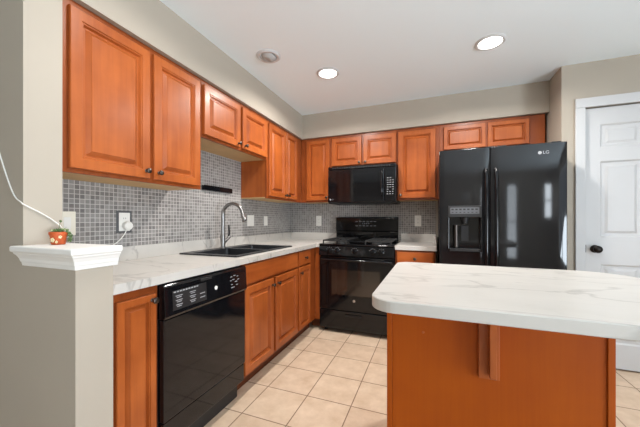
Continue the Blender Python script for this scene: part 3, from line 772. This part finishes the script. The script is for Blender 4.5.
# ------------------------------------------------------------------ plant pot on the ledge
px_, py_, pz_ = -1.372, .694, 1.0675
t = thing('potted_succulent', 'small terracotta pot of succulents on the white ledge', 'plant', (px_, py_, pz_))
po = obj('pot', MB().lathe([(.001, .0005), (.027, .0005), (.030, .004), (.033, .03), (.036, .040), (.0385, .041), (.039, .052), (.034, .053), (.033, .046), (.001, .045)], (px_, py_, pz_), 'Z', 28), 'terracotta', t, smooth=True)
fl = MB()
for ang, z, r in ((-70, .020, .010), (-15, .033, .008), (-125, .036, .007), (-40, .012, .006)):
    a = math.radians(ang); d = Vector((math.cos(a), math.sin(a), 0)); R_ = .0325
    c = Vector((px_, py_, pz_+z)) + d*R_
    w_ = Vector((-d.y, d.x, 0))
    for k in range(5):
        b = 2*PI*k/5; fl.ellipsoid(c + w_*math.cos(b)*r*.6 + Vector((0,0,1))*math.sin(b)*r*.6, (r*.45, r*.45, r*.45), n=8, m=5)
obj('painted_flowers', fl, 'cream', po, smooth=True)
obj('soil', MB().lathe([(.001, .0455), (.0325, .0455), (.0325, .0475), (.001, .049)], (px_, py_, pz_), 'Z', 20), 'soil', t)
def rosette(cx, cy, cz, R, n, mat, name):
    mb = MB()
    for k in range(n):
        a = 2.4*k; tilt = .25 + 1.0 * k / n; rr = R*(1-.5*k/n)
        rot = Matrix.Rotation(a, 3, 'Z') @ Matrix.Rotation(-tilt, 3, 'Y')
        c = Vector((cx, cy, cz)) + rot @ Vector((rr*.55, 0, 0))
        mb.ellipsoid(c, (rr*.55, rr*.24, rr*.13), rot, 8, 6)
    return obj(name, mb, mat, t, smooth=True)
rosette(px_-.014, py_-.010, pz_+.052, .022, 14, 'leaf_pale', 'rosette')
rosette(px_+.016, py_-.008, pz_+.052, .026, 16, 'leaf', 'rosette')
rosette(px_+.004, py_+.016, pz_+.054, .024, 14, 'leaf_pale', 'rosette')
tr = MB()
for k in range(26):
    u = k/26; a = 1.0 + .55*math.sin(k*1.7); rad = .036 + .016*math.sin(u*2.5) + .004*math.sin(k*2.1)
    tr.ellipsoid((px_+rad*math.cos(a), py_+rad*math.sin(a), pz_+.058-.045*u+.004*math.sin(k)), (.0055, .0055, .004), Matrix.Rotation(k, 3, 'X'), 7, 5)
obj('trailing_leaves', tr, 'leaf', t, smooth=True)
st = MB().tube(smooth_path([(px_+.006, py_, pz_+.05), (px_+.012, py_-.002, pz_+.075), (px_+.020, py_, pz_+.095)], 4), .0012, 6)
st.ellipsoid((px_+.020, py_, pz_+.097), (.006, .006, .005))
obj('flower_stem', st, 'leaf', t, smooth=True)
t.scale = (.75, .75, .95)

# ------------------------------------------------------------------ white cord along the wall to the outlet behind the plant
cp_ = [(-1.78, .6165, 1.95), (-1.68, .6165, 1.60), (-1.590, .6165, 1.405), (-1.506, .6165, 1.268), (-1.448, .6160, 1.230), (-1.4415, .6220, 1.222), (-1.4415, .677, 1.188), (-1.4415, .714, 1.160), (-1.442, .741, 1.132), (-1.50, .770, 1.105), (-1.66, .86, 1.11), (-1.745, .915, 1.12), (XL+.0165, .925, 1.125)]
tag(obj('cord', MB().tube(smooth_path(cp_, 8), .0024, 8), 'plastic', smooth=True), 'thin white cord hanging across the wall to the wall plate behind the plant', 'cord')

# ------------------------------------------------------------------ pendant lamp over the dining end (mirrored in the refrigerator)
plx, ply, plz = .78, -2.3, 1.66
t = thing('pendant_lamp', 'white cone pendant lamp mirrored in the black refrigerator door', 'lamp', (plx, ply, plz))
obj('shade', MB().lathe([(.15, 0), (.13, .05), (.06, .14), (.02, .16), (.02, .158), (.058, .137), (.127, .048), (.147, 0)], (plx, ply, plz), 'Z', 28, False, False), 'shade', t, smooth=True)
obj('cable', MB().cyl((plx, ply, plz+.16), (plx, ply, CZ-.021), .004, .004, 8), 'blackmat', t)
obj('canopy', MB().lathe([(.001, -.02), (.05, -.02), (.055, -.001), (.001, -.001)], (plx, ply, CZ), 'Z', 20), 'white', t)
obj('bulb', MB().ellipsoid((plx, ply, plz+.07), (.03, .03, .04)), 'lens', t, smooth=True)
